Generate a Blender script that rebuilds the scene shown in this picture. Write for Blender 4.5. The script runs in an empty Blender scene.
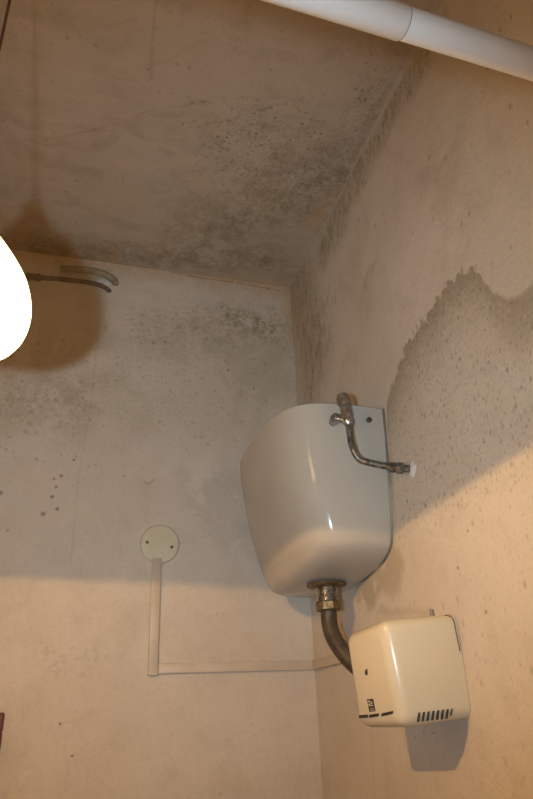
import bpy, bmesh, math, random
from mathutils import Vector, Matrix

# ------------------------------------------------------------------ camera, light, exposure
CAM_H = 1.5                                   # lens height above the floor
F_PX, YAW, PITCH, ROLL = 640.4, 0.296199, 0.446972, -0.041701
W_PX, H_PX = 533.0, 799.0
XR, YB, HC = 0.7101, 1.95, 1.4718             # right wall, back wall, ceiling, measured from the lens
XL, YF = -0.98, -0.75                         # left wall and the wall behind the camera

scn = bpy.context.scene
col = scn.collection
vs = scn.view_settings
vs.view_transform = 'Standard'; vs.look = 'None'; vs.gamma = 1.0; vs.use_curve_mapping = False
vs.exposure = 0.0

fw = Vector((math.sin(YAW) * math.cos(PITCH), math.cos(YAW) * math.cos(PITCH), math.sin(PITCH)))
r0 = Vector((math.cos(YAW), -math.sin(YAW), 0.0)); u0 = r0.cross(fw)
rt = r0 * math.cos(ROLL) + u0 * math.sin(ROLL); up = -r0 * math.sin(ROLL) + u0 * math.cos(ROLL)
CAM = Vector((0, 0, CAM_H))
cam_d = bpy.data.cameras.new('camera'); cam = bpy.data.objects.new('camera', cam_d); col.objects.link(cam)
cam_d.sensor_fit = 'VERTICAL'; cam_d.sensor_height = 24.0; cam_d.lens = 24.0 * F_PX / H_PX
cam_d.clip_start = 0.02
cam.matrix_world = Matrix(((rt.x, up.x, -fw.x, 0), (rt.y, up.y, -fw.y, 0), (rt.z, up.z, -fw.z, CAM_H), (0, 0, 0, 1)))
scn.camera = cam

world = bpy.data.worlds.new('world'); scn.world = world; world.use_nodes = True
world.node_tree.nodes['Background'].inputs[0].default_value = (0.02, 0.018, 0.016, 1)
world.node_tree.nodes['Background'].inputs[1].default_value = 0.3

FLASH = CAM + rt * -0.142 + up * 0.014 - fw * 0.088        # the camera's flash unit, beside the lens
fl_d = bpy.data.lights.new('camera_flash', 'SPOT'); fl = bpy.data.objects.new('camera_flash', fl_d); col.objects.link(fl)
fl_d.energy = 55.0; fl_d.color = (0.68, 0.88, 1.0); fl_d.shadow_soft_size = 0.018
fl_d.spot_size = math.radians(83); fl_d.spot_blend = 1.0
aim = fw - up * 0.05
fl.location = FLASH; fl.rotation_euler = aim.to_track_quat('-Z', 'Y').to_euler()

LAMP = CAM + Vector((-0.194, 0.77, 0.445))    # centre of the pendant shade's rim
LAMP_R = 0.107
BULB_UP = 0.0068                               # filament above the rim plane
BULB_POWER = 18.5
WARM = (1.0, 0.54, 0.165)
SHADE_GLOW = 20.5

# ------------------------------------------------------------------ helpers
def ray(px, py):
    return fw + rt * ((px - W_PX / 2) / F_PX) - up * ((py - H_PX / 2) / F_PX)
def on(wall, px, py):                         # where a measured direction meets one of the room's planes
    d = ray(px, py)
    t = {'r': XR / d.x, 'b': YB / d.y, 'c': HC / d.z}[wall]
    return CAM + d * t

class Nodes:
    def __init__(s, tree):
        s.t = tree; s.n = tree.nodes; s.l = tree.links
    def new(s, kind, **kw):
        n = s.n.new(kind)
        for k, v in kw.items(): setattr(n, k, v)
        return n
    def put(s, sock, v):
        if hasattr(v, 'is_output') or isinstance(v, bpy.types.NodeSocket): s.l.new(v, sock)
        elif isinstance(v, (tuple, list, Vector)):
            v = tuple(v); sock.default_value = v + (1,) if (len(v) == 3 and sock.type == 'RGBA') else v
        else: sock.default_value = v
    def math(s, op, a, b=0.0, c=0.0, clamp=False):
        n = s.new('ShaderNodeMath', operation=op, use_clamp=clamp)
        s.put(n.inputs[0], a); s.put(n.inputs[1], b); s.put(n.inputs[2], c); return n.outputs[0]
    def add(s, a, b): return s.math('ADD', a, b)
    def sub(s, a, b): return s.math('SUBTRACT', a, b)
    def mul(s, a, b): return s.math('MULTIPLY', a, b)
    def mn(s, a, b): return s.math('MINIMUM', a, b)
    def mx(s, a, b): return s.math('MAXIMUM', a, b)
    def step(s, v, a, b, lo=0.0, hi=1.0):      # smooth ramp a->b
        n = s.new('ShaderNodeMapRange', interpolation_type='SMOOTHSTEP')
        if a > b: a, b, lo, hi = b, a, hi, lo
        s.put(n.inputs[0], v); n.inputs[1].default_value = a; n.inputs[2].default_value = b
        n.inputs[3].default_value = lo; n.inputs[4].default_value = hi; return n.outputs[0]
    def noise(s, p, scale, detail=3.0, rough=0.55, dist=0.0):
        n = s.new('ShaderNodeTexNoise'); s.put(n.inputs['Vector'], p); n.inputs['Scale'].default_value = scale
        n.inputs['Detail'].default_value = detail; n.inputs['Roughness'].default_value = rough
        n.inputs['Distortion'].default_value = dist; return n.outputs[0]
    def mix(s, f, a, b):
        n = s.new('ShaderNodeMix', data_type='RGBA'); s.put(n.inputs[0], f); s.put(n.inputs[6], a); s.put(n.inputs[7], b)
        return n.outputs[2]
    def vscale(s, p, v):
        n = s.new('ShaderNodeVectorMath', operation='MULTIPLY'); s.put(n.inputs[0], p); n.inputs[1].default_value = v; return n.outputs[0]
    def vadd(s, p, q):
        n = s.new('ShaderNodeVectorMath', operation='ADD'); s.put(n.inputs[0], p); s.put(n.inputs[1], q); return n.outputs[0]
    def seg(s, p, a, b):
        g = s.new('ShaderNodeGroup'); g.node_tree = SEG
        s.put(g.inputs[0], p); g.inputs[1].default_value = tuple(a)
        b = Vector(b); 
        if (b - Vector(a)).length < 1e-4: b = b + Vector((1e-3, 1e-3, 1e-3))
        g.inputs[2].default_value = tuple(b); return g.outputs[0]
    def line(s, p, pts):
        d = None
        for a, b in zip(pts[:-1], pts[1:]):
            q = s.seg(p, a, b); d = q if d is None else s.mn(d, q)
        return d
    def spots(s, p, scale, size, dens):        # round mould spots; dens = socket or number, share of cells that carry one
        n = s.new('ShaderNodeTexVoronoi', feature='F1', voronoi_dimensions='2D'); s.put(n.inputs['Vector'], p); n.inputs['Scale'].default_value = scale
        sep = s.new('ShaderNodeSeparateColor'); s.l.new(n.outputs['Color'], sep.inputs[0])
        rad = s.add(s.mul(sep.outputs[1], size * 0.75), size * 0.30)
        dot = s.step(s.math('DIVIDE', n.outputs['Distance'], rad), 1.0, 0.35)
        has = s.step(s.sub(s.mul(dens, 0.85), sep.outputs[0]), 0.0, 0.05)
        return s.mul(s.mul(dot, has), s.add(s.mul(sep.outputs[2], 0.6), 0.4))

def make_seg_group():
    g = bpy.data.node_groups.new('segment_distance', 'ShaderNodeTree')
    for nm in ('P', 'A', 'B'): g.interface.new_socket(nm, in_out='INPUT', socket_type='NodeSocketVector')
    g.interface.new_socket('D', in_out='OUTPUT', socket_type='NodeSocketFloat')
    gi = g.nodes.new('NodeGroupInput'); go = g.nodes.new('NodeGroupOutput')
    def vm(op, a, b=None):
        n = g.nodes.new('ShaderNodeVectorMath'); n.operation = op
        g.links.new(a, n.inputs[0])
        if b is not None: g.links.new(b, n.inputs[1])
        return n
    pa = vm('SUBTRACT', gi.outputs[0], gi.outputs[1]).outputs[0]; ba = vm('SUBTRACT', gi.outputs[2], gi.outputs[1]).outputs[0]
    d1 = vm('DOT_PRODUCT', pa, ba).outputs['Value']; d2 = vm('DOT_PRODUCT', ba, ba).outputs['Value']
    m = g.nodes.new('ShaderNodeMath'); m.operation = 'DIVIDE'; m.use_clamp = True
    g.links.new(d1, m.inputs[0]); g.links.new(d2, m.inputs[1])
    sc = g.nodes.new('ShaderNodeVectorMath'); sc.operation = 'SCALE'; g.links.new(ba, sc.inputs[0]); g.links.new(m.outputs[0], sc.inputs['Scale'])
    df = vm('SUBTRACT', pa, sc.outputs[0]).outputs[0]
    ln = vm('LENGTH', df).outputs['Value']; g.links.new(ln, go.inputs[0])
    return g
SEG = make_seg_group()

def material(name, rough=0.6, metal=0.0, color=(0.8, 0.8, 0.8), **kw):
    m = bpy.data.materials.new(name); m.use_nodes = True
    b = m.node_tree.nodes['Principled BSDF']
    b.inputs['Base Color'].default_value = tuple(color) + (1,); b.inputs['Roughness'].default_value = rough; b.inputs['Metallic'].default_value = metal
    for k, v in kw.items(): b.inputs[k].default_value = v
    N = Nodes(m.node_tree); N.b = b
    tc = N.new('ShaderNodeTexCoord'); N.p = tc.outputs['Object']
    geo = N.new('ShaderNodeNewGeometry'); N.wp = geo.outputs['Position']
    return m, N
def bump(N, h, dist, strength=1.0):
    n = N.new('ShaderNodeBump'); n.inputs['Strength'].default_value = strength; n.inputs['Distance'].default_value = dist
    N.put(n.inputs['Height'], h); N.l.new(n.outputs[0], N.b.inputs['Normal'])
def grubby(name, c1, c2, rough, metal=0.0, scale=40.0, lo=0.35, hi=0.65, rough2=None, bmp=0.0, **kw):
    m, N = material(name, rough, metal, **kw)
    f = N.step(N.noise(N.wp, scale, 4, 0.6), lo, hi)
    N.put(N.b.inputs['Base Color'], N.mix(f, c1, c2))
    if rough2 is not None: N.put(N.b.inputs['Roughness'], N.add(N.mul(f, rough2 - rough), rough))
    if bmp: bump(N, N.noise(N.wp, scale * 2, 3), bmp, 0.6)
    return m

def mesh_obj(name, verts, faces, mat, parent=None, smooth=True, auto=None):
    me = bpy.data.meshes.new(name); me.from_pydata([tuple(v) for v in verts], [], faces); me.update()
    bm = bmesh.new(); bm.from_mesh(me); bmesh.ops.recalc_face_normals(bm, faces=bm.faces); bm.to_mesh(me); bm.free()
    if smooth:
        me.polygons.foreach_set('use_smooth', [True] * len(me.polygons))
        if auto: me.set_sharp_from_angle(angle=math.radians(auto))
    me.materials.append(mat)
    o = bpy.data.objects.new(name, me); col.objects.link(o)
    if parent: o.parent = parent; o.matrix_parent_inverse = Matrix.Translation(-parent.location)
    return o
def empty(name, loc, label, cat, group=None):
    o = bpy.data.objects.new(name, None); o.empty_display_size = 0.05; col.objects.link(o); o.location = loc
    tag(o, label, cat, group); return o
def tag(o, label, cat, group=None):
    o['label'] = label; o['category'] = cat
    if group: o['group'] = group
    return o
def smooth_path(pts, n=8):
    P = [Vector(p) for p in pts]; P = [P[0] * 2 - P[1]] + P + [P[-1] * 2 - P[-2]]; out = []
    for i in range(1, len(P) - 2):
        a, b, c, d = P[i - 1:i + 3]
        for k in range(n):
            t = k / n
            out.append(0.5 * ((2 * b) + (c - a) * t + (2 * a - 5 * b + 4 * c - d) * t * t + (3 * b - a - 3 * c + d) * t ** 3))
    out.append(P[-2]); return out
def tube_data(path, rad, seg=20, caps=True):
    V, Fc = [], []; n = len(path); nrm = None
    for i, p in enumerate(path):
        t = (path[min(i + 1, n - 1)] - path[max(i - 1, 0)]).normalized()
        if nrm is None: nrm = t.orthogonal().normalized()
        nrm = (nrm - t * nrm.dot(t)).normalized(); bi = t.cross(nrm)
        r = rad(i / (n - 1)) if callable(rad) else (rad[i] if isinstance(rad, list) else rad)
        for k in range(seg):
            a = 2 * math.pi * k / seg; V.append(p + (nrm * math.cos(a) + bi * math.sin(a)) * r)
    for i in range(n - 1):
        for k in range(seg):
            k2 = (k + 1) % seg; Fc.append((i * seg + k, i * seg + k2, (i + 1) * seg + k2, (i + 1) * seg + k))
    if caps: Fc.append(tuple(range(seg))[::-1]); Fc.append(tuple((n - 1) * seg + k for k in range(seg)))
    return V, Fc
def tube(name, path, rad, mat, parent=None, seg=20, auto=40):
    V, Fc = tube_data(path, rad, seg); return mesh_obj(name, V, Fc, mat, parent, True, auto)
def lathe(name, prof, origin, axis, mat, parent=None, seg=32, auto=40, caps=True):
    """prof: list of (distance along axis, radius)"""
    ax = Vector(axis).normalized(); o = Vector(origin)
    u = ax.orthogonal().normalized(); v = ax.cross(u); V, Fc = [], []
    for h, r in prof:
        for k in range(seg):
            a = 2 * math.pi * k / seg; V.append(o + ax * h + (u * math.cos(a) + v * math.sin(a)) * max(r, 1e-5))
    for i in range(len(prof) - 1):
        for k in range(seg):
            k2 = (k + 1) % seg; Fc.append((i * seg + k, i * seg + k2, (i + 1) * seg + k2, (i + 1) * seg + k))
    if caps: Fc.append(tuple(range(seg))[::-1]); Fc.append(tuple((len(prof) - 1) * seg + k for k in range(seg)))
    return mesh_obj(name, V, Fc, mat, parent, True, auto)
def hexa(name, c8, mat, parent=None, bev=0.0, segs=3, auto=None, keep=()):
    """c8: bottom four then top four corners, each ring in order"""
    bm = bmesh.new(); v = [bm.verts.new(p) for p in c8]
    for f in ((3, 2, 1, 0), (4, 5, 6, 7), (0, 1, 5, 4), (1, 2, 6, 5), (2, 3, 7, 6), (3, 0, 4, 7)): bm.faces.new([v[i] for i in f])
    if bev: bmesh.ops.bevel(bm, geom=[e for e in bm.edges if not all(w in [v[i] for i in keep] for w in e.verts)], offset=bev, segments=segs, profile=0.5, affect='EDGES')
    bmesh.ops.recalc_face_normals(bm, faces=bm.faces)
    me = bpy.data.meshes.new(name); bm.to_mesh(me); bm.free()
    if bev: 
        me.polygons.foreach_set('use_smooth', [True] * len(me.polygons)); me.set_sharp_from_angle(angle=math.radians(auto or 50))
    me.materials.append(mat); o = bpy.data.objects.new(name, me); col.objects.link(o)
    if parent: o.parent = parent; o.matrix_parent_inverse = Matrix.Translation(-parent.location)
    return o
def box(name, lo, hi, mat, parent=None, bev=0.0, segs=3):
    (x0, y0, z0), (x1, y1, z1) = lo, hi
    return hexa(name, [(x0, y0, z0), (x1, y0, z0), (x1, y1, z0), (x0, y1, z0), (x0, y0, z1), (x1, y0, z1), (x1, y1, z1), (x0, y1, z1)], mat, parent, bev, segs)

# ------------------------------------------------------------------ plaster of the three surfaces in view
def plaster(name, kind):
    m, N = material(name, 0.85)
    P = N.wp
    warp = N.new('ShaderNodeTexNoise'); N.put(warp.inputs['Vector'], P); warp.inputs['Scale'].default_value = 9.0; warp.inputs['Detail'].default_value = 4
    wv = N.new('ShaderNodeVectorMath', operation='MULTIPLY_ADD'); N.l.new(warp.outputs['Color'], wv.inputs[0])
    wv.inputs[1].default_value = (0.10, 0.10, 0.10); wv.inputs[2].default_value = (-0.05, -0.05, -0.05)
    PW = N.vadd(P, wv.outputs[0])                       # position with ragged offsets, for stain outlines
    fine = N.noise(P, 70, 6, 0.72); mid = N.noise(P, 12, 4, 0.6); big = N.noise(P, 2.6, 3, 0.5)
    base = N.mix(N.step(big, 0.3, 0.7), (0.60, 0.535, 0.46), (0.66, 0.60, 0.53))
    base = N.mix(N.mul(N.step(mid, 0.45, 0.75), 0.30), base, (0.50, 0.44, 0.37))
    W = kind[0]
    def blob(a, b, r, soft=0.6):                         # ragged stain zone along a-b (measured points), radius in metres
        d = N.seg(PW, on(W, *a), on(W, *b)); return N.step(d, r, r * (1 - soft))
    def paint(base, f, c): return N.mix(f, base, c)
    MOLD = (0.335, 0.29, 0.205); DARK = (0.235, 0.195, 0.14); OCHRE = (0.52, 0.36, 0.20); OLIVE = (0.30, 0.255, 0.165)
    nz = N.add(N.mul(N.noise(P, 22, 4, 0.65), 0.5), N.mul(N.noise(P, 85, 5, 0.75), 0.5)); grit = N.noise(P, 130, 4, 0.8); cloud = N.noise(P, 6, 5, 0.65, 0.6)
    s3 = N.new('ShaderNodeSeparateXYZ'); N.put(s3.inputs[0], N.vadd(P, N.vscale(wv.outputs[0], (0.06, 0.06, 0.06)))); c3_ = N.new('ShaderNodeCombineXYZ')
    ax = {'ceiling': 'XY', 'back': 'XZ', 'right': 'YZ'}[kind]
    N.l.new(s3.outputs[ax[0]], c3_.inputs[0]); N.l.new(s3.outputs[ax[1]], c3_.inputs[1]); P2 = c3_.outputs[0]
    def dots(base, scale, size, dens, amt, c, squash=None):
        q = P2 if squash is None else N.vscale(P2, (1, squash[2], 1))
        return paint(base, N.mul(N.spots(q, scale, size, dens), amt), c)
    base = paint(base, N.mul(N.step(grit, 0.50, 0.72), 0.30), (0.40, 0.34, 0.26))
    base = paint(base, N.mul(N.step(grit, 0.48, 0.28), 0.22), (0.76, 0.71, 0.64))
    base = paint(base, N.mul(N.step(cloud, 0.50, 0.72), 0.22), (0.44, 0.375, 0.29))
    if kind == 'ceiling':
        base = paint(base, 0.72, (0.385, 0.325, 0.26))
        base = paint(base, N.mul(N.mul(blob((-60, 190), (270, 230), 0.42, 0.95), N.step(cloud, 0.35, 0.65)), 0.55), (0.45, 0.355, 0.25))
        base = paint(base, N.mul(N.step(cloud, 0.48, 0.70), 0.35), (0.42, 0.345, 0.26))
        sweep = N.noise(N.vscale(PW, (1.0, 2.2, 1.0)), 4.5, 5, 0.65, 1.2)
        base = paint(base, N.mul(N.step(sweep, 0.46, 0.66), 0.38), (0.30, 0.245, 0.18))
        base = paint(base, N.mul(N.step(sweep, 0.46, 0.30), 0.30), (0.52, 0.44, 0.36))
        base = paint(base, N.mul(N.mul(blob((-40, 225), (110, 250), 0.20, 0.95), N.step(cloud, 0.36, 0.60)), 0.65), (0.42, 0.27, 0.14))
        z1 = N.mx(blob((200, 235), (325, 185), 0.20, 0.95), blob((40, 250), (270, 262), 0.12, 0.95))
        base = paint(base, N.mul(N.mul(z1, N.step(nz, 0.40, 0.62)), 0.80), (0.215, 0.18, 0.115))
        z2 = N.mx(blob((245, 150), (330, 165), 0.24, 0.85), blob((335, 205), (390, 100), 0.16, 0.85))
        base = dots(base, 50, 0.32, N.mul(z2, 0.70), 0.80, (0.15, 0.12, 0.08))
        base = paint(base, N.mul(N.mul(z2, N.step(nz, 0.46, 0.64)), 0.55), DARK)
        base = dots(base, 95, 0.36, N.mul(z2, 0.80), 0.70, (0.17, 0.14, 0.095))
        base = dots(base, 70, 0.34, N.mul(z1, 0.60), 0.60, (0.16, 0.13, 0.09))
        base = dots(base, 30, 0.22, 0.16, 0.60, DARK)
        base = dots(base, 48, 0.24, 0.20, 0.40, DARK)
        edge = N.step(N.seg(PW, on(W, -100, 262), on(W, 294, 290)), 0.10, 0.0)
        base = paint(base, N.mul(N.mul(edge, N.step(nz, 0.3, 0.6)), 0.75), OCHRE)
        cp = N.vadd(P, N.vscale(wv.outputs[0], (0.30, 0.30, 0.30)))
        crack = N.line(cp, [on(W, *q) for q in ((40, 162), (46, 139), (80, 134), (110, 126), (145, 113), (186, 104), (205, 125), (222, 136))])
        brk = N.step(N.noise(P, 22, 2), 0.36, 0.52)
        base = paint(base, N.mul(N.mul(N.step(crack, 0.0036, 0.0008), brk), 0.50), DARK)
        base = paint(base, N.mul(N.step(crack, 0.016, 0.0), 0.18), (0.42, 0.34, 0.25))
        c2 = N.line(cp, [on(W, *q) for q in ((186, 104), (205, 100))])
        c3 = N.line(cp, [on(W, *q) for q in ((205, 125), (240, 118), (300, 98), (330, 92))])
        c2 = N.mn(c2, c3)
        base = paint(base, N.mul(N.mul(N.step(c2, 0.010, 0.003), N.step(N.noise(P, 70, 2), 0.50, 0.60)), 0.7), DARK)
        base = paint(base, N.mul(N.mul(blob((316, 222), (334, 195), 0.060, 0.98), N.step(nz, 0.30, 0.60)), 0.6), OCHRE)
        ridge = N.step(N.seg(P, on(W, 296, 284), on(W, 440, 0)), 0.012, 0.003)
        base = paint(base, N.mul(ridge, 0.45), (0.60, 0.52, 0.43))
        vs_ = N.line(cp, [on(W, *q) for q in ((158, 0), (153, 40), (152, 80))])
        base = paint(base, N.mul(N.step(vs_, 0.008, 0.001), 0.3), DARK)
    if kind == 'back':
        base = paint(base, N.mul(blob((-60, 380), (290, 370), 0.38, 0.8), 0.24), (0.46, 0.41, 0.32))
        z0 = blob((-40, 390), (300, 370), 0.36, 0.9)
        base = paint(base, N.mul(N.mul(z0, N.step(cloud, 0.42, 0.66)), 0.40), (0.40, 0.35, 0.26))
        z1 = N.mx(blob((150, 330), (285, 325), 0.16, 0.9), blob((-20, 400), (70, 400), 0.17, 0.9))
        base = paint(base, N.mul(N.mul(z1, N.step(nz, 0.43, 0.62)), 0.50), OLIVE)
        base = dots(base, 27, 0.34, N.mx(N.mul(z1, 0.70), N.mul(z0, 0.22)), 0.55, OLIVE)
        base = dots(base, 44, 0.42, N.mx(N.mul(z1, 0.55), N.mul(z0, 0.30)), 0.50, MOLD)
        base = dots(base, 80, 0.36, N.mx(N.mul(z1, 0.60), N.mul(z0, 0.40)), 0.55, OLIVE)
        base = paint(base, N.mul(N.mul(blob((272, 330), (230, 312), 0.07, 0.8), N.step(nz, 0.42, 0.58)), 0.75), (0.26, 0.22, 0.14))
        base = dots(base, 34, 0.26, N.mul(blob((30, 450), (90, 480), 0.16, 0.8), 0.16), 0.7, DARK)
        z3 = N.mx(blob((88, 662), (98, 655), 0.05, 0.9), blob((45, 655), (60, 665), 0.06, 0.9))
        base = paint(base, N.mul(N.mul(z3, N.step(N.noise(P, 60, 3), 0.46, 0.66)), 0.32), MOLD)
        base = dots(base, 10, 0.06, 0.35, 0.5, DARK)
        for q, r in (((228, 370), 0.006), ((254, 389), 0.005), ((43, 514), 0.010), ((57, 509), 0.008), ((52, 497), 0.008), ((56, 487), 0.006), ((61, 476), 0.007), ((54, 479), 0.005),
                     ((0, 493), 0.010), ((74, 460), 0.006), ((165, 342), 0.006), ((60, 724), 0.005), ((72, 756), 0.005), ((18, 350), 0.005)):
            base = paint(base, N.mul(N.step(N.seg(P, on(W, *q), on(W, *q)), r, r * 0.3), 0.75), (0.17, 0.14, 0.10))
        chip = N.step(N.line(P, [on(W, *q) for q in ((145, 482), (149, 484), (154, 480))]), 0.0055, 0.001)
        base = paint(base, N.mul(chip, 0.45), DARK)
        edge = N.step(N.seg(PW, on(W, 20, 250), on(W, 294, 290)), 0.085, 0.0)
        base = paint(base, N.mul(N.mul(edge, N.step(nz, 0.3, 0.6)), 0.85), OCHRE)
        ec = N.line(N.vadd(P, N.vscale(wv.outputs[0], (0.10, 0.10, 0.10))), [on(W, *q) for q in ((150, 268), (200, 278), (240, 283), (280, 291))])
        base = paint(base, N.mul(N.mul(N.step(ec, 0.005, 0.001), N.step(nz, 0.4, 0.5)), 0.7), (0.30, 0.17, 0.08))
        base = paint(base, N.mul(N.step(N.seg(PW, on(W, 290, 285), on(W, 294, 335)), 0.055, 0.0), 0.60), OCHRE)
        vc = N.line(N.vadd(P, N.vscale(wv.outputs[0], (0.12, 0.12, 0.12))), [on(W, *q) for q in ((98, 330), (92, 400), (78, 480), (72, 560))])
        base = paint(base, N.mul(N.step(vc, 0.006, 0.001), 0.16), (0.35, 0.30, 0.22))
        lp = N.step(N.noise(P, 9, 4, 0.6), 0.46, 0.60); lz = blob((215, 490), (290, 560), 0.16, 0.8)
        base = paint(base, N.mul(N.mul(lp, lz), 0.5), (0.76, 0.72, 0.66))
    if kind == 'right':
        # mould climbing out of the corner under the ceiling
        st = N.noise(N.vscale(P, (1.0, 1.0, 0.42)), 34, 5, 0.7)
        z1 = N.mx(blob((297, 290), (312, 350), 0.24, 0.95), blob((325, 245), (362, 165), 0.13, 0.95))
        z1 = N.mx(z1, blob((362, 165), (432, 40), 0.085, 0.95))
        base = paint(base, N.mul(z1, 0.35), (0.42, 0.355, 0.235))
        stg = N.add(N.mul(st, 0.5), N.mul(N.noise(N.vscale(P, (1, 1, 0.6)), 95, 5, 0.75), 0.5))
        base = paint(base, N.mul(N.mul(z1, N.step(stg, 0.39, 0.64)), 0.78), (0.215, 0.18, 0.105))
        base = dots(base, 60, 0.45, N.mul(z1, 0.55), 0.55, DARK, (1, 1, 0.6))
        base = paint(base, N.mul(blob((294, 300), (306, 340), 0.06, 0.9), 0.35), OCHRE)
        z1b = N.mx(blob((365, 285), (375, 262), 0.035, 0.9), blob((308, 400), (330, 310), 0.12, 0.9))
        base = paint(base, N.mul(N.mul(z1b, N.step(stg, 0.46, 0.62)), 0.60), (0.25, 0.21, 0.13))
        base = paint(base, N.mul(N.mul(N.step(cloud, 0.45, 0.68), blob((330, 350), (420, 200), 0.4, 0.9)), 0.30), (0.45, 0.37, 0.28))
        base = dots(base, 34, 0.24, N.mul(blob((330, 200), (500, 120), 0.36, 0.9), 0.30), 0.55, DARK, (1, 1, 0.6))
        # big damp patch: inside where z < edge(y), rim scalloped
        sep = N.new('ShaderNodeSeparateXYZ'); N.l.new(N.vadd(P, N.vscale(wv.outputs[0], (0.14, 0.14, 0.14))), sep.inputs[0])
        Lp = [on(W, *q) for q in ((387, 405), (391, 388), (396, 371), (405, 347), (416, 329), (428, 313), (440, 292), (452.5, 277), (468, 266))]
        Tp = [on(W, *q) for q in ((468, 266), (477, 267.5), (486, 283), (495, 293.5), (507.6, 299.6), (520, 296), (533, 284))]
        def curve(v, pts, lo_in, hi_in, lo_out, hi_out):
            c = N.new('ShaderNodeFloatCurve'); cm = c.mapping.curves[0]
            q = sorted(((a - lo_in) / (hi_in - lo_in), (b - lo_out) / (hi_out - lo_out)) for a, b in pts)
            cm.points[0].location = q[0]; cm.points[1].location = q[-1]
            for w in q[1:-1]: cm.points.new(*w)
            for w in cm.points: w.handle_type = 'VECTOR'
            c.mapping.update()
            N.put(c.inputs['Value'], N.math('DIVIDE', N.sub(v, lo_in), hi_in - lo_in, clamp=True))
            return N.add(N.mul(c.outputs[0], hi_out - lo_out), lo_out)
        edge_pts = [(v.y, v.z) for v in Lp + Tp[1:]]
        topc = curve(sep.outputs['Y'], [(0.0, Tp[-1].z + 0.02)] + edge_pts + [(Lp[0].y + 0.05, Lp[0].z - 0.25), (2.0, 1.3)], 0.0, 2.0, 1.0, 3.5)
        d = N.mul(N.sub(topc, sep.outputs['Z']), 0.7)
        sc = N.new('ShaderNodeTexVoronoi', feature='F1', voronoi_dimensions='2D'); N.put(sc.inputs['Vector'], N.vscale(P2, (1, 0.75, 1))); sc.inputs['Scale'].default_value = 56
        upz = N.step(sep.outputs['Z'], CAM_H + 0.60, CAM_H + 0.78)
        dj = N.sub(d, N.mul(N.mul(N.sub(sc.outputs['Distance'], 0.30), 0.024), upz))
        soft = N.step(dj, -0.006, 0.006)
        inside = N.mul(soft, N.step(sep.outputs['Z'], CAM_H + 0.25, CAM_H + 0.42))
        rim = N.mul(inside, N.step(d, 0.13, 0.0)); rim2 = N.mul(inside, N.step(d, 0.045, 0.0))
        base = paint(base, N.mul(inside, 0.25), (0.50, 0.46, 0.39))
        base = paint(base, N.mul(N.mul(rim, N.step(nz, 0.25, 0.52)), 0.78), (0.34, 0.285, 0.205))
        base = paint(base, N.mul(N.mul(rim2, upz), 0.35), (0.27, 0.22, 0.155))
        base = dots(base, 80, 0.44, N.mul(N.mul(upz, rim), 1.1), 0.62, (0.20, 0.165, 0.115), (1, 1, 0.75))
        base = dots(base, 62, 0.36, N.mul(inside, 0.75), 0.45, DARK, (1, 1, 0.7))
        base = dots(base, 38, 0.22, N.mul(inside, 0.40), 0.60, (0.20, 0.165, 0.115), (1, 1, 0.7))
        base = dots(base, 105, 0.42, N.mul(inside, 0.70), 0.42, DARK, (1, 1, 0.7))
        # lower wall: sparse spots, stained filler round the cistern's foot
        low = blob((500, 500), (560, 720), 0.50, 0.8)
        base = dots(base, 34, 0.24, N.mul(low, 0.36), 0.42, DARK, (1, 1, 0.65))
        base = dots(base, 60, 0.26, N.mul(low, 0.30), 0.32, DARK, (1, 1, 0.65))
        fill = N.mul(blob((362, 592), (392, 565), 0.075, 0.6), N.step(N.noise(P, 16, 4), 0.36, 0.52))
        base = paint(base, N.mul(fill, 0.75), (0.40, 0.34, 0.245))
        base = paint(base, N.mul(blob((380, 612), (425, 608), 0.020, 0.8), 0.45), (0.42, 0.36, 0.27))
        for q, r in (((468, 531), 0.004), ((458, 568), 0.005), ((486, 612), 0.005), ((415, 738), 0.003), ((434, 733), 0.003), ((424, 733), 0.003)):
            base = paint(base, N.mul(N.step(N.seg(P, on(W, *q), on(W, *q)), r, r * 0.4), 0.75), DARK)
        base = paint(base, N.mul(N.step(N.line(P, [on(W, 371, 730), on(W, 377, 860)]), 0.004, 0.001), 0.3), (0.40, 0.30, 0.2))
    base = paint(base, N.mul(N.step(fine, 0.58, 0.75), 0.16), (0.42, 0.36, 0.29))
    N.put(N.b.inputs['Base Color'], base)
    h = N.add(N.mul(fine, 0.45), N.add(N.mul(mid, 0.8), N.mul(big, 1.2)))
    if kind == 'back':                                   # flaking limewash near the cistern
        fk = N.mul(lz, N.step(N.noise(P, 30, 5, 0.7, 1.5), 0.45, 0.55)); h = N.add(h, N.mul(fk, 0.22))
    bump(N, h, 0.007, 0.65)
    return m

M = {}
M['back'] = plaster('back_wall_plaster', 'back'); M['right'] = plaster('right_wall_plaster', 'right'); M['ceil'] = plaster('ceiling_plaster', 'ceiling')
M['plain'] = grubby('plain_plaster', (0.60, 0.535, 0.46), (0.66, 0.60, 0.53), 0.85, scale=4)
M['tile'] = grubby('floor_terracotta', (0.28, 0.17, 0.11), (0.36, 0.24, 0.16), 0.5, scale=6)
M['ceramic'] = grubby('white_ceramic', (0.46, 0.43, 0.38), (0.49, 0.46, 0.41), 0.12, scale=5, rough2=0.17, **{'Specular IOR Level': 0.22})
M['cream'] = grubby('cream_enamel', (0.655, 0.58, 0.43), (0.67, 0.595, 0.445), 0.24, scale=5, rough2=0.26)
M['black'] = grubby('black_print', (0.018, 0.016, 0.015), (0.03, 0.027, 0.024), 0.6)
M['slot'] = grubby('dark_slot', (0.035, 0.025, 0.018), (0.06, 0.042, 0.03), 0.8)
M['chrome'] = grubby('dull_chrome', (0.33, 0.33, 0.31), (0.12, 0.115, 0.10), 0.34, 0.85, scale=90, rough2=0.5)
M['bright'] = grubby('scuffed_chrome', (0.55, 0.54, 0.52), (0.25, 0.235, 0.21), 0.24, 0.9, scale=70, rough2=0.4)
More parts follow.
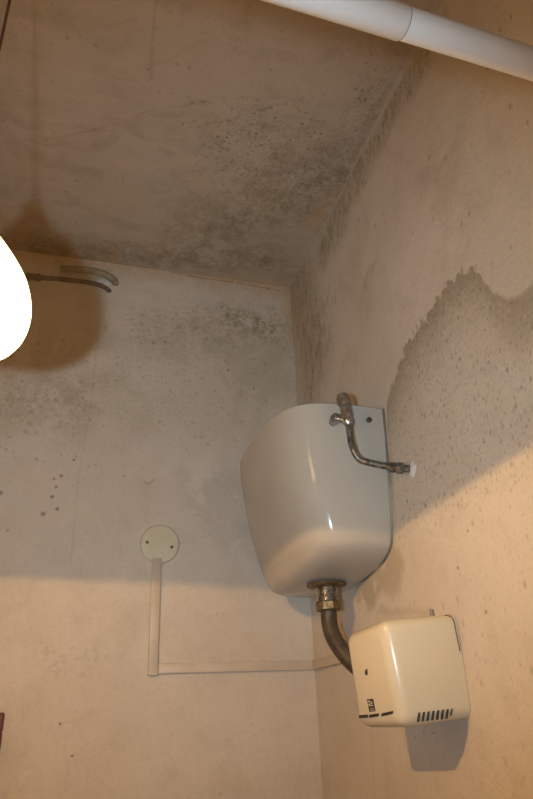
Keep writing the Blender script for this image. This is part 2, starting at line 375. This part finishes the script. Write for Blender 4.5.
M['brass'] = grubby('tarnished_brass', (0.26, 0.19, 0.105), (0.15, 0.11, 0.06), 0.42, 0.7, scale=80, rough2=0.6)
M['rustcap'] = grubby('brown_valve_cap', (0.14, 0.105, 0.075), (0.22, 0.165, 0.115), 0.6, 0.2, scale=90)
M['lead'] = grubby('dark_corroded_pipe', (0.050, 0.038, 0.027), (0.095, 0.074, 0.050), 0.40, 0.2, scale=45, rough2=0.65, bmp=0.001)
M['oldpipe'] = grubby('brown_grey_pipe', (0.16, 0.12, 0.08), (0.26, 0.20, 0.14), 0.6, 0.2, scale=45, bmp=0.001)
M['olive'] = grubby('olive_band_tone', (0.24, 0.20, 0.125), (0.32, 0.27, 0.18), 0.7, 0.0, scale=60, bmp=0.001)
M['pvc'] = grubby('pale_pvc', (0.54, 0.46, 0.37), (0.59, 0.51, 0.42), 0.45, scale=12)
M['cover'] = grubby('yellowed_cover', (0.62, 0.57, 0.43), (0.66, 0.61, 0.48), 0.5, scale=15)
M['screw'] = grubby('brown_screw', (0.16, 0.10, 0.06), (0.24, 0.16, 0.10), 0.5, 0.6, scale=200)
M['rod'] = grubby('white_rod_enamel', (0.80, 0.79, 0.78), (0.84, 0.83, 0.82), 0.3, scale=6)
M['joint'] = grubby('rod_joint_shadow_gap', (0.30, 0.29, 0.28), (0.36, 0.35, 0.34), 0.6)
M['filler'] = grubby('white_filler', (0.62, 0.60, 0.58), (0.72, 0.70, 0.68), 0.9, scale=90, bmp=0.002)
M['wood'] = grubby('dark_red_wood', (0.10, 0.028, 0.018), (0.17, 0.05, 0.03), 0.45, scale=30)
M['mirror'] = grubby('old_mirror', (0.75, 0.75, 0.74), (0.80, 0.80, 0.79), 0.06, 1.0, scale=8)
M['cord'] = grubby('brown_cord', (0.15, 0.065, 0.032), (0.20, 0.09, 0.045), 0.8, scale=200)
M['holder'] = grubby('dark_lamp_holder', (0.12, 0.08, 0.05), (0.16, 0.11, 0.07), 0.5, scale=50)
M['grey'] = grubby('grey_peg', (0.22, 0.20, 0.19), (0.30, 0.28, 0.26), 0.5, 0.3, scale=100)
M['gap'] = grubby('grey_gap_bead', (0.12, 0.115, 0.10), (0.34, 0.32, 0.28), 0.8, scale=7)

# ------------------------------------------------------------------ room
def slab(name, lo, hi, mat):
    o = box(name, lo, hi, mat); o['kind'] = 'structure'; return o
zc = CAM_H + HC; T = 0.12
wall_back = slab('wall_back', (XL - T, YB, 0), (XR + T, YB + T, zc), M['back'])
wall_right = slab('wall_right', (XR, YF - T, 0), (XR + T, YB, zc), M['right'])
wall_left = slab('wall_left', (XL - T, YF - T, 0), (XL, YB, zc), M['plain'])
wall_front = slab('wall_front', (XL, YF - T, 0), (XR, YF, zc), M['plain'])
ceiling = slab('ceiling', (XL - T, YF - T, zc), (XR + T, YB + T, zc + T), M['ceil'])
floor = slab('floor', (XL - T, YF - T, -T), (XR + T, YB + T, 0), M['tile'])
def abs_(x, y, z): return Vector((x, y, z + CAM_H))

# ------------------------------------------------------------------ cistern
cis = empty('toilet_cistern', abs_(XR, 1.60, 0.26), 'large white ceramic high-level toilet cistern mounted on the right wall', 'cistern')
XW = XR - 0.004
#        z      depth  y_near y_far  squareness of the near half and of the far half
levels = [(0.664, 0.268, 1.314, 1.884, 6.0, 4.4), (0.60, 0.264, 1.318, 1.888, 6.0, 4.4), (0.50, 0.246, 1.328, 1.886, 6.0, 4.5), (0.42, 0.228, 1.338, 1.878, 6.0, 4.6),
          (0.370, 0.214, 1.346, 1.870, 6.0, 4.8), (0.343, 0.207, 1.354, 1.865, 6.0, 4.8), (0.327, 0.199, 1.366, 1.857, 6.2, 4.8), (0.312, 0.194, 1.392, 1.850, 5.4, 4.7),
          (0.300, 0.188, 1.430, 1.842, 4.8, 4.5), (0.290, 0.180, 1.480, 1.832, 4.2, 4.2), (0.281, 0.164, 1.545, 1.812, 3.6, 3.8), (0.275, 0.135, 1.615, 1.780, 3.0, 3.2)]
def section(z, dep, ya, yb, n_near, n_far, K=48):
    yc, w = (ya + yb) / 2, (yb - ya) / 2; out = []
    for k in range(K + 1):
        th = math.pi * k / K; c, s = math.cos(th), math.sin(th); n = n_near if c > 0 else n_far
        sx = abs(s) ** (2 / n); tuck = 0.007 * max(0.0, 1 - sx / 0.16) ** 2          # sides curl in where they meet the wall
        out.append(abs_(XW - dep * sx * (1 - (0.115 if c > 0 else 0.04) * abs(c) ** (4 / n)), yc - (w - tuck) * math.copysign(abs(c) ** (2 / n), c), z))
    return out
def interp_levels(L, n=5):
    out = []
    for i in range(len(L) - 1):
        a = L[max(i - 1, 0)]; b = L[i]; c = L[i + 1]; d = L[min(i + 2, len(L) - 1)]
        for k in range(n):
            t = k / n
            out.append(tuple(0.5 * (2 * q + (r - p) * t + (2 * p - 5 * q + 4 * r - s) * t * t + (3 * q - p - 3 * r + s) * t ** 3) for p, q, r, s in zip(a, b, c, d)))
    out.append(L[-1]); return out
top = levels[0]
LV = [(top[0] + 0.006, top[1] - 0.016, top[2] + 0.014, top[3] - 0.014, top[4], top[5]), (top[0] + 0.005, top[1] - 0.007, top[2] + 0.006, top[3] - 0.006, top[4], top[5])] + interp_levels(levels)
V, Fc = [], []; K = 48
for L in LV: V += section(*L)
n1 = K + 1
for i in range(len(LV) - 1):
    for k in range(K): Fc.append((i * n1 + k, i * n1 + k + 1, (i + 1) * n1 + k + 1, (i + 1) * n1 + k))
    Fc.append((i * n1 + K, i * n1, (i + 1) * n1, (i + 1) * n1 + K))
Fc.append(tuple(range(n1))); Fc.append(tuple((len(LV) - 1) * n1 + k for k in range(n1))[::-1])
body = mesh_obj('tank', V, Fc, M['ceramic'], cis, True, 50)
# thin grey bead drawn along the gap between ceramic and wall, near edge
bead = [abs_(XR - 0.001, L[2] + 0.005, L[0]) for L in levels[:11]]
sl = tube('gap_bead', smooth_path(bead, 4), 0.0036, M['gap'], cis, 10); sl['label'] = 'dark grey line in the gap along the wall'
# hole near the top of the near side
d = ray(369, 420); hp = CAM + d * ((1.3172) / d.y)
lathe('overflow_hole', [(0, 0.0066), (0.0055, 0.0066), (0.006, 0.005), (0.002, 0.004)], hp + Vector((0, 0.002, 0)), (0, -1, 0), M['brass'], cis, 20)['label'] = 'small brown hole near the top'
# outlet
OX, OY = 0.622, 1.578
oz = 0.276
fl_ = lathe('outlet_flange', [(0, 0.050), (0.004, 0.052), (0.008, 0.046), (0.010, 0.032)], abs_(OX, OY, oz + 0.002), (0, 0, -1), M['brass'], cis, 36)
thr = []
for k in range(9):
    thr += [(k * 0.0042, 0.0265), (k * 0.0042 + 0.0021, 0.0290)]
lathe('threaded_collar', [(0, 0.030)] + thr + [(0.038, 0.026)], abs_(OX, OY, oz - 0.006), (0, 0, -1), M['bright'], cis, 32)
hexnut = lathe('outlet_nut', [(0, 0.029), (0.002, 0.033), (0.020, 0.033), (0.022, 0.029)], abs_(OX, OY, oz - 0.042), (0, 0, -1), M['brass'], cis, 8, 20)

# flush pipe down and round into the wall behind the dryer
pts = [abs_(OX, OY, oz - 0.060), abs_(OX, OY, oz - 0.095), abs_(OX + 0.004, OY - 0.012, oz - 0.130), abs_(OX + 0.022, OY - 0.040, oz - 0.175),
       abs_(OX + 0.052, OY - 0.068, oz - 0.212), abs_(OX + 0.086, OY - 0.085, oz - 0.232)]
fp = tube('flush_pipe', smooth_path(pts, 8), 0.0205, M['lead'], None, 24)
tag(fp, 'dark corroded flush pipe bending from the cistern outlet behind the hand dryer', 'pipe')

# inlet valve with flexible hose
val = empty('inlet_valve', abs_(0.575, 1.285, 0.60), 'dull metal shut-off valve with brown cap on the side of the cistern', 'valve')
VX, VY = 0.585, 1.280
def at_y(px, py, y):
    dd = ray(px, py); return CAM + dd * (y / dd.y)
sb = at_y(336.5, 418, 1.292)
lathe('tank_fitting', [(-0.002, 0.006), (0, 0.0135), (0.010, 0.0135), (0.0105, 0.010), (0.045, 0.010)], sb, (0.05, 1, 0.0), M['bright'], val, 24)
va = (at_y(342.5, 396, 1.280) - at_y(348.8, 425, 1.280)).normalized(); vb = at_y(349.0, 426, 1.280)
lathe('side_elbow', [(0, 0.0085), (0.032, 0.0085)], sb + Vector((0, 0.004, 0.001)), (vb + va * 0.014) - sb, M['bright'], val, 20)
lathe('valve_body', [(0, 0.0085), (0.006, 0.0125), (0.016, 0.0125), (0.018, 0.0105), (0.023, 0.0105), (0.025, 0.0130), (0.056, 0.0130), (0.058, 0.010)], vb, va, M['bright'], val, 24)
lathe('valve_cap', [(0, 0.0140), (0.004, 0.0165), (0.020, 0.0160), (0.028, 0.0125), (0.032, 0.005)], vb + va * 0.054, va, M['rustcap'], val, 10, 25)

hose = empty('braided_hose', abs_(0.62, 1.275, 0.50), 'grey braided flexible hose curving from the valve to the right wall', 'hose')
hp_ = smooth_path([vb + va * 0.004, at_y(350.3, 437, 1.279), at_y(352.5, 447, 1.279), at_y(358.5, 458.5, 1.278), at_y(370, 463, 1.275), at_y(385, 466, 1.268), at_y(394, 467.5, 1.262)], 16)
V, Fc = tube_data(hp_, [0.0072 + 0.0012 * (i % 2) for i in range(len(hp_))], 16)
mesh_obj('braided_sleeve', V, Fc, M['chrome'], hose, True, 60)
e0 = at_y(388, 467, 1.268); e1 = on('r', 411, 469); ea = (e1 - e0).normalized()
lathe('hose_nut', [(0, 0.0095), (0.003, 0.0125), (0.016, 0.0125), (0.018, 0.0085), (0.022, 0.0085), (0.024, 0.0135), (0.036, 0.0135), (0.038, 0.009), ((e1 - e0).length + 0.004, 0.009)], e0, ea, M['chrome'], hose, 8, 20)
# filler round the hole where the hose enters the wall
def patch(name, centre, nrm, r, mat, parent, seed, flat=0.35):
    rnd = random.Random(seed); nrm = Vector(nrm); u = nrm.orthogonal().normalized(); v = nrm.cross(u); V = [Vector(centre) + nrm * r * flat]; Fc = []; S = 22
    ph = [rnd.uniform(0.75, 1.2) for _ in range(S)]
    for ring, (rr, hh) in enumerate(((0.45, 0.85), (0.8, 0.5), (1.0, -0.05))):
        for k in range(S):
            a = 2 * math.pi * k / S; q = r * rr * (1 + (ph[k] - 1) * rr)
            V.append(Vector(centre) + (u * math.cos(a) + v * math.sin(a)) * q + nrm * r * flat * hh)
    for k in range(S):
        k2 = (k + 1) % S; Fc.append((0, 1 + k, 1 + k2))
        for g in range(2): Fc.append((1 + g * S + k, 1 + (g + 1) * S + k, 1 + (g + 1) * S + k2, 1 + g * S + k2))
    return mesh_obj(name, V, Fc, mat, parent, True)
pp = patch('filler_patch', on('r', 412.5, 469.5), (-1, 0, 0), 0.018, M['filler'], wall_right, 3, 0.3)
pp['label'] = 'white filler where the hose enters the wall'

# ------------------------------------------------------------------ hand dryer
dry = empty('hand_dryer', abs_(XR, 1.22, -0.03), 'cream enamelled hand dryer with vent slots, on the right wall below the cistern', 'hand dryer')
ya, yb_ = 1.136, 1.318
c8 = [abs_(0.574, ya + 0.010, -0.044), abs_(XR - 0.001, ya + 0.002, -0.034), abs_(XR - 0.001, yb_ - 0.004, -0.034), abs_(0.556, yb_ - 0.012, -0.046),
      abs_(0.552, ya + 0.002, 0.138), abs_(XR - 0.001, ya, 0.150), abs_(XR - 0.001, yb_, 0.146), abs_(0.544, yb_ - 0.010, 0.130)]
hexa('cover', c8, M['cream'], dry, 0.023, 7, 60, keep=(1, 2, 6, 5))
def at_x(px, py, x):
    dd = ray(px, py); return CAM + dd * (x / dd.x)
# dark gap of the back plate
gp = [at_y(445, 615.2, ya), at_y(450.5, 616.6, ya - 0.001), at_y(453.8, 621, ya - 0.0015), at_y(456.3, 633, ya - 0.0015), at_y(460, 651, ya - 0.001)]
gpl = tube('backplate_gap', smooth_path(gp, 5), 0.0011, M['screw'], dry, 8); gpl['label'] = 'dark gap along the back plate'
def near_plane(px, py, off=0.0): # point on the near side of the dryer cover
    a, b, c = c8[0], c8[1], c8[4]; n = (b - a).cross(c - a).normalized(); dd = ray(px, py)
    t = (a - CAM).dot(n) / dd.dot(n); q = CAM + dd * t
    if n.y > 0: n = -n
    return q + n * off
def front_plane(px, py, off=0.0):
    a, b, c = c8[0], c8[3], c8[4]; n = (b - a).cross(c - a).normalized(); dd = ray(px, py)
    t = (a - CAM).dot(n) / dd.dot(n); q = CAM + dd * t
    if n.x > 0: n = -n
    return q + n * off
def quad_plate(name, corners, off_fn, mat, parent, thick=0.0008):
    c_hi = [off_fn(px, py, thick) for px, py in corners]; c_lo = [off_fn(px, py, -0.002) for px, py in corners]
    return hexa(name, c_lo + c_hi, mat, parent)
for k in range(8):
    x = 418.3 + k * 4.75; yt = 712.6 - k * 0.55; L = 9.5 if k < 7 else 7.0; w = 1.9 if k < 7 else 1.2
    quad_plate('vent_slot', [(x, yt), (x + w, yt - 0.3), (x + w - 1.1, yt + L - 0.3), (x - 1.1, yt + L)], near_plane, M['slot'], dry)
for (x0, y0, x1, y1) in ((359.3, 716.6, 367.6, 716.0), (369.2, 716.2, 378.7, 714.6), (381.6, 714.8, 393.0, 712.2)):
    quad_plate('nozzle_mark', [(x0, y0 - 1.4), (x1, y1 - 1.4), (x1, y1 + 1.6), (x0, y0 + 1.6)], front_plane, M['black'], dry)
quad_plate('indicator_hole', [(364.8, 671.8), (366.4, 669.0), (367.0, 674.6), (365.8, 675.2)], front_plane, M['slot'], dry)
# printed emblem: dark upright block with a pale hooked sign and two rows of print
em = quad_plate('emblem', [(367.1, 699.3), (372.7, 698.8), (375.2, 711.0), (369.6, 712.0)], front_plane, M['black'], dry, 0.0006)
em['label'] = 'small black printed emblem with pale signs'
def emb(c): quad_plate('emblem_mark', c, lambda a, b, o: front_plane(a, b, o + (0.0006 if o > 0 else 0.002)), M['cream'], em, 0.0005)
emb([(368.4, 700.6), (370.2, 700.4), (370.5, 702.0), (368.7, 702.3)])
emb([(371.0, 701.6), (372.3, 701.5), (372.7, 703.6), (371.4, 703.8)])
emb([(368.9, 703.6), (370.3, 703.4), (371.0, 705.9), (369.4, 706.2)])
emb([(371.6, 704.8), (373.2, 704.5), (373.4, 705.7), (371.8, 706.0)])
emb([(370.2, 708.6), (374.2, 707.9), (374.3, 708.5), (370.4, 709.2)])
emb([(370.5, 710.3), (374.7, 709.6), (374.8, 710.2), (370.6, 710.9)])
peg = lathe('wall_peg', [(0, 0.0042), (0.037, 0.0042), (0.039, 0.0035)], on('r', 434.4, 616) + Vector((-0.005, 0, -0.026)), (0, 0, 1), M['grey'], None, 14)
tag(peg, 'small grey peg sticking up from behind the hand dryer', 'peg')

# ------------------------------------------------------------------ cable trunking and round cover on the back wall
cov_c = on('b', 159.6, 544.5)
cov = empty('junction_cover', cov_c, 'round cream junction box cover with two screws on the back wall', 'cover')
lathe('cover_disc', [(0, 0.059), (0.006, 0.059), (0.010, 0.056), (0.011, 0.050)], cov_c, (0, -1, 0), M['cover'], cov, 48)
for q in ((147.2, 542.3), (171.6, 547.2)):
    s = at_y(q[0], q[1], YB - 0.011)
    lathe('screw', [(0, 0.0048), (0.0016, 0.0048), (0.003, 0.003)], s, (0, -1, 0), M['screw'], cov, 14)
trk = empty('cable_trunking', on('b', 152, 675), 'narrow pale plastic cable trunking running down and along the back wall', 'trunking')
vt = on('b', 155.4, 560); vbm = on('b', 152.3, 675)
xw = 0.0135
hz0, hz1 = on('b', 235, 672).z, on('b', 235, 662).z
box('vertical_channel', (vbm.x - xw, YB - 0.014, hz0 - 0.004), (vbm.x + xw, YB, vt.z + 0.004), M['pvc'], trk, 0.0016, 2)
box('horizontal_channel', (vbm.x + xw + 0.0012, YB - 0.011, hz0), (XR - 0.004, YB, hz1), M['pvc'], trk, 0.0016, 2)
za, zb = hz0, hz1
hexa('side_channel', [abs_(XR - 0.011, YB - 0.012, za - CAM_H), abs_(XR, YB - 0.012, za - CAM_H), abs_(XR, 1.325, za - CAM_H + 0.012), abs_(XR - 0.011, 1.325, za - CAM_H + 0.012),
                      abs_(XR - 0.011, YB - 0.012, zb - CAM_H), abs_(XR, YB - 0.012, zb - CAM_H), abs_(XR, 1.325, zb - CAM_H + 0.012), abs_(XR - 0.011, 1.325, zb - CAM_H + 0.012)][:8], M['pvc'], trk, 0.0016, 2)

# ------------------------------------------------------------------ pipe and olive band under the ceiling at the left
op = empty('water_pipe', on('b', 105, 290), 'thin brown water pipe with a coupling nut entering the back wall beside the lamp', 'pipe')
pth = [on('b', 111, 291) + Vector((0, 0.01, 0)), at_y(104, 287, 1.930), at_y(92, 283.2, 1.915), at_y(72, 280.5, 1.905), at_y(45, 278, 1.90), at_y(20, 276, 1.90), at_y(-60, 271, 1.90), at_y(-150, 268, 1.90)]
tube('pipe_run', smooth_path(pth, 6), 0.0085, M['oldpipe'], op, 14)
n0 = at_y(41, 277.8, 1.90); n1_ = at_y(25, 276.5, 1.90)
lathe('coupling_nut', [(0, 0.010), (0.004, 0.0135), (0.018, 0.0135), (0.020, 0.011), (0.026, 0.011), (0.028, 0.0135), (0.044, 0.0135), (0.048, 0.010)], n0, n1_ - n0, M['oldpipe'], op, 8, 20)
st = empty('olive_band', on('b', 116, 285), 'thicker olive band curving into the back wall just above the thin brown pipe', 'pipe')
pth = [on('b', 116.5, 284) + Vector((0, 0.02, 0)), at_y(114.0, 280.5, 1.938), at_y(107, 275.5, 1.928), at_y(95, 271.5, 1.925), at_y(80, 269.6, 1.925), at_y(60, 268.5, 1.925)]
tube('bent_tube', smooth_path(pth, 8), 0.0120, M['olive'], st, 18)  # olive band modelled as a short bent tube meeting the wall
fpz = patch('filler_patch', on('b', 103, 283), (0, -1, 0), 0.026, M['filler'], wall_back, 8, 0.5)
fpz['label'] = 'white filler where the pipe enters the wall'

# ------------------------------------------------------------------ wooden frame at the left edge
fr_c = on('b', 5.0, 712.5)
fx1, fz1 = fr_c.x, fr_c.z; fx0, fz0 = fx1 - 0.46, fz1 - 0.60; rw = 0.045
frm = empty('mirror_frame', Vector(((fx0 + fx1) / 2, YB, fz0)), 'dark red-brown wooden frame on the back wall, its corner showing at the left edge', 'frame')
for a, b in (((fx0, fz1 - rw), (fx1, fz1)), ((fx0, fz0), (fx1, fz0 + rw))): box('frame_rail', (a[0], YB - 0.022, a[1]), (b[0], YB, b[1]), M['wood'], frm, 0.004, 2)
for x in (fx0, fx1 - rw): box('frame_stile', (x, YB - 0.022, fz0 + rw), (x + rw, YB, fz1 - rw), M['wood'], frm, 0.004, 2)
box('mirror_pane', (fx0 + rw, YB - 0.010, fz0 + rw), (fx1 - rw, YB, fz1 - rw), M['mirror'], frm)

# ------------------------------------------------------------------ shower curtain rod between the side walls
DIA1, DIA2 = 0.0258, 0.0280
jd = ray(403, 23.0); jp = CAM + jd * (F_PX * DIA1 / 31.3)
RD = Vector((0.998, 0.050, 0.016)).normalized()
eR = jp + RD * ((XR - jp.x) / RD.x); eL = jp + RD * ((XL - jp.x) / RD.x); lr = (eR - jp).length; ll = (jp - eL).length
rod = empty('curtain_rod', eR, 'white telescopic shower curtain rod spanning the room under the ceiling', 'rod')
lathe('inner_tube', [(-0.04, DIA1 / 2), (lr - 0.002, DIA1 / 2)], jp, RD, M['rod'], rod, 40)
lathe('outer_tube', [(-ll + 0.002, DIA2 / 2), (-0.0015, DIA2 / 2), (-0.0003, DIA2 / 2 - 0.0008), (0, DIA2 / 2 - 0.0008)], jp, RD, M['rod'], rod, 40)
lathe('joint_ring', [(-0.0002, DIA1 / 2 + 0.0001), (0.0010, DIA1 / 2 + 0.0001)], jp, RD, M['joint'], rod, 40)
for e, s_ in ((eR, -1), (eL, 1)):
    lathe('end_cap', [(0, 0.022), (0.010, 0.022), (0.018, 0.017), (0.022, 0.0145)], e, (s_, 0, 0), M['rod'], rod, 32)

# ------------------------------------------------------------------ pendant lamp: opal shade open below, clear bulb at the rim
lamp = empty('pendant_lamp', LAMP, 'glowing white opal glass pendant lamp hanging at the left edge on a brown cord', 'lamp')
ms, N = material('opal_glass_lit', 0.3, color=(0.30, 0.28, 0.24))
N.b.inputs['Emission Color'].default_value = (1.0, 0.58, 0.22, 1); 
vd = N.new('ShaderNodeVectorMath', operation='DISTANCE'); N.l.new(N.wp, vd.inputs[0]); vd.inputs[1].default_value = tuple(LAMP + Vector((0, 0, BULB_UP)))
N.put(N.b.inputs['Emission Strength'], N.mul(N.math('POWER', N.math('DIVIDE', 0.104, vd.outputs['Value']), 1.6), SHADE_GLOW))     # the glass glows less where it is farther from the bulb
prof = [(0, .90), (.12, .965), (.3, 1.0), (.5, .985), (.75, .91), (1.0, .77), (1.25, .6), (1.45, .44), (1.6, .3), (1.68, .24)]
tilt = Vector((0.70, 0.71, 0)).normalized() * math.sin(math.radians(1.0)); axis = Vector((tilt.x, tilt.y, 1)).normalized()
prof = [(q.x, q.y) for q in smooth_path([Vector((h, r, 0)) for h, r in prof], 5)]
outer = [(h * LAMP_R, r * LAMP_R) for h, r in prof]; inner = [(h * LAMP_R, r * LAMP_R - 0.003) for h, r in prof]
shade = lathe('glass_shade', inner[::-1] + outer, LAMP, axis, ms, lamp, 96, 60, caps=False)
mi, N = material('opal_glass_inside', 0.4, color=(0.20, 0.19, 0.17))
shade.data.materials.append(mi)
for pl in shade.data.polygons:
    if max(pl.vertices) < 96 * len(inner): pl.material_index = 1
topp = LAMP + axis * (1.66 * LAMP_R)
lathe('lamp_holder', [(-0.02, 0.018), (0.0, 0.030), (0.006, 0.030), (0.012, 0.019), (0.045, 0.017), (0.055, 0.006)], topp, (0, 0, 1), M['holder'], lamp, 28)
tube('cord', [topp + Vector((0, 0, 0.05)), Vector((topp.x, topp.y, zc - 0.03))], 0.0024, M['cord'], lamp, 12)
lathe('ceiling_rose', [(0, 0.040), (0.012, 0.040), (0.026, 0.030), (0.034, 0.008)], (topp.x, topp.y, zc), (0, 0, -1), M['holder'], lamp, 32)
BP = LAMP + Vector((0, 0, BULB_UP))
mb = bpy.data.materials.new('clear_bulb_glass'); mb.use_nodes = True; nt = mb.node_tree; nt.nodes.clear()
o_ = nt.nodes.new('ShaderNodeOutputMaterial'); tr = nt.nodes.new('ShaderNodeBsdfTransparent'); gl = nt.nodes.new('ShaderNodeBsdfGlossy'); gl.inputs['Roughness'].default_value = 0.05
mxn = nt.nodes.new('ShaderNodeMixShader'); mxn.inputs[0].default_value = 0.04
nt.links.new(tr.outputs[0], mxn.inputs[1]); nt.links.new(gl.outputs[0], mxn.inputs[2]); nt.links.new(mxn.outputs[0], o_.inputs[0])
lathe('bulb', [(-0.034, 0.001), (-0.033, 0.010), (-0.026, 0.022), (-0.012, 0.029), (0.004, 0.029), (0.025, 0.021), (0.05, 0.014), (0.075, 0.013)], BP, (0, 0, 1), mb, lamp, 28)
lathe('bulb_socket', [(0.07, 0.015), (1.6 * LAMP_R, 0.017)], BP, (0, 0, 1), M['holder'], lamp, 20)
mf, N = material('glowing_filament', 0.5, color=(0.5, 0.3, 0.1))
N.b.inputs['Emission Color'].default_value = (1, 0.6, 0.25, 1); N.b.inputs['Emission Strength'].default_value = 40
fil = smooth_path([BP + Vector((-0.010, 0, 0.006)), BP + Vector((-0.007, 0.004, 0.010)), BP + Vector((0, 0, 0.007)), BP + Vector((0.007, 0.004, 0.010)), BP + Vector((0.010, 0, 0.006))], 6)
tube('filament', fil, 0.0006, mf, lamp, 6)
bl_d = bpy.data.lights.new('bulb_light', 'POINT'); bl = bpy.data.objects.new('bulb_light', bl_d); col.objects.link(bl)
bl_d.energy = BULB_POWER; bl_d.color = WARM; bl_d.shadow_soft_size = 0.0013; bl.location = BP; bl.parent = lamp; bl.matrix_parent_inverse = Matrix.Translation(-lamp.location)
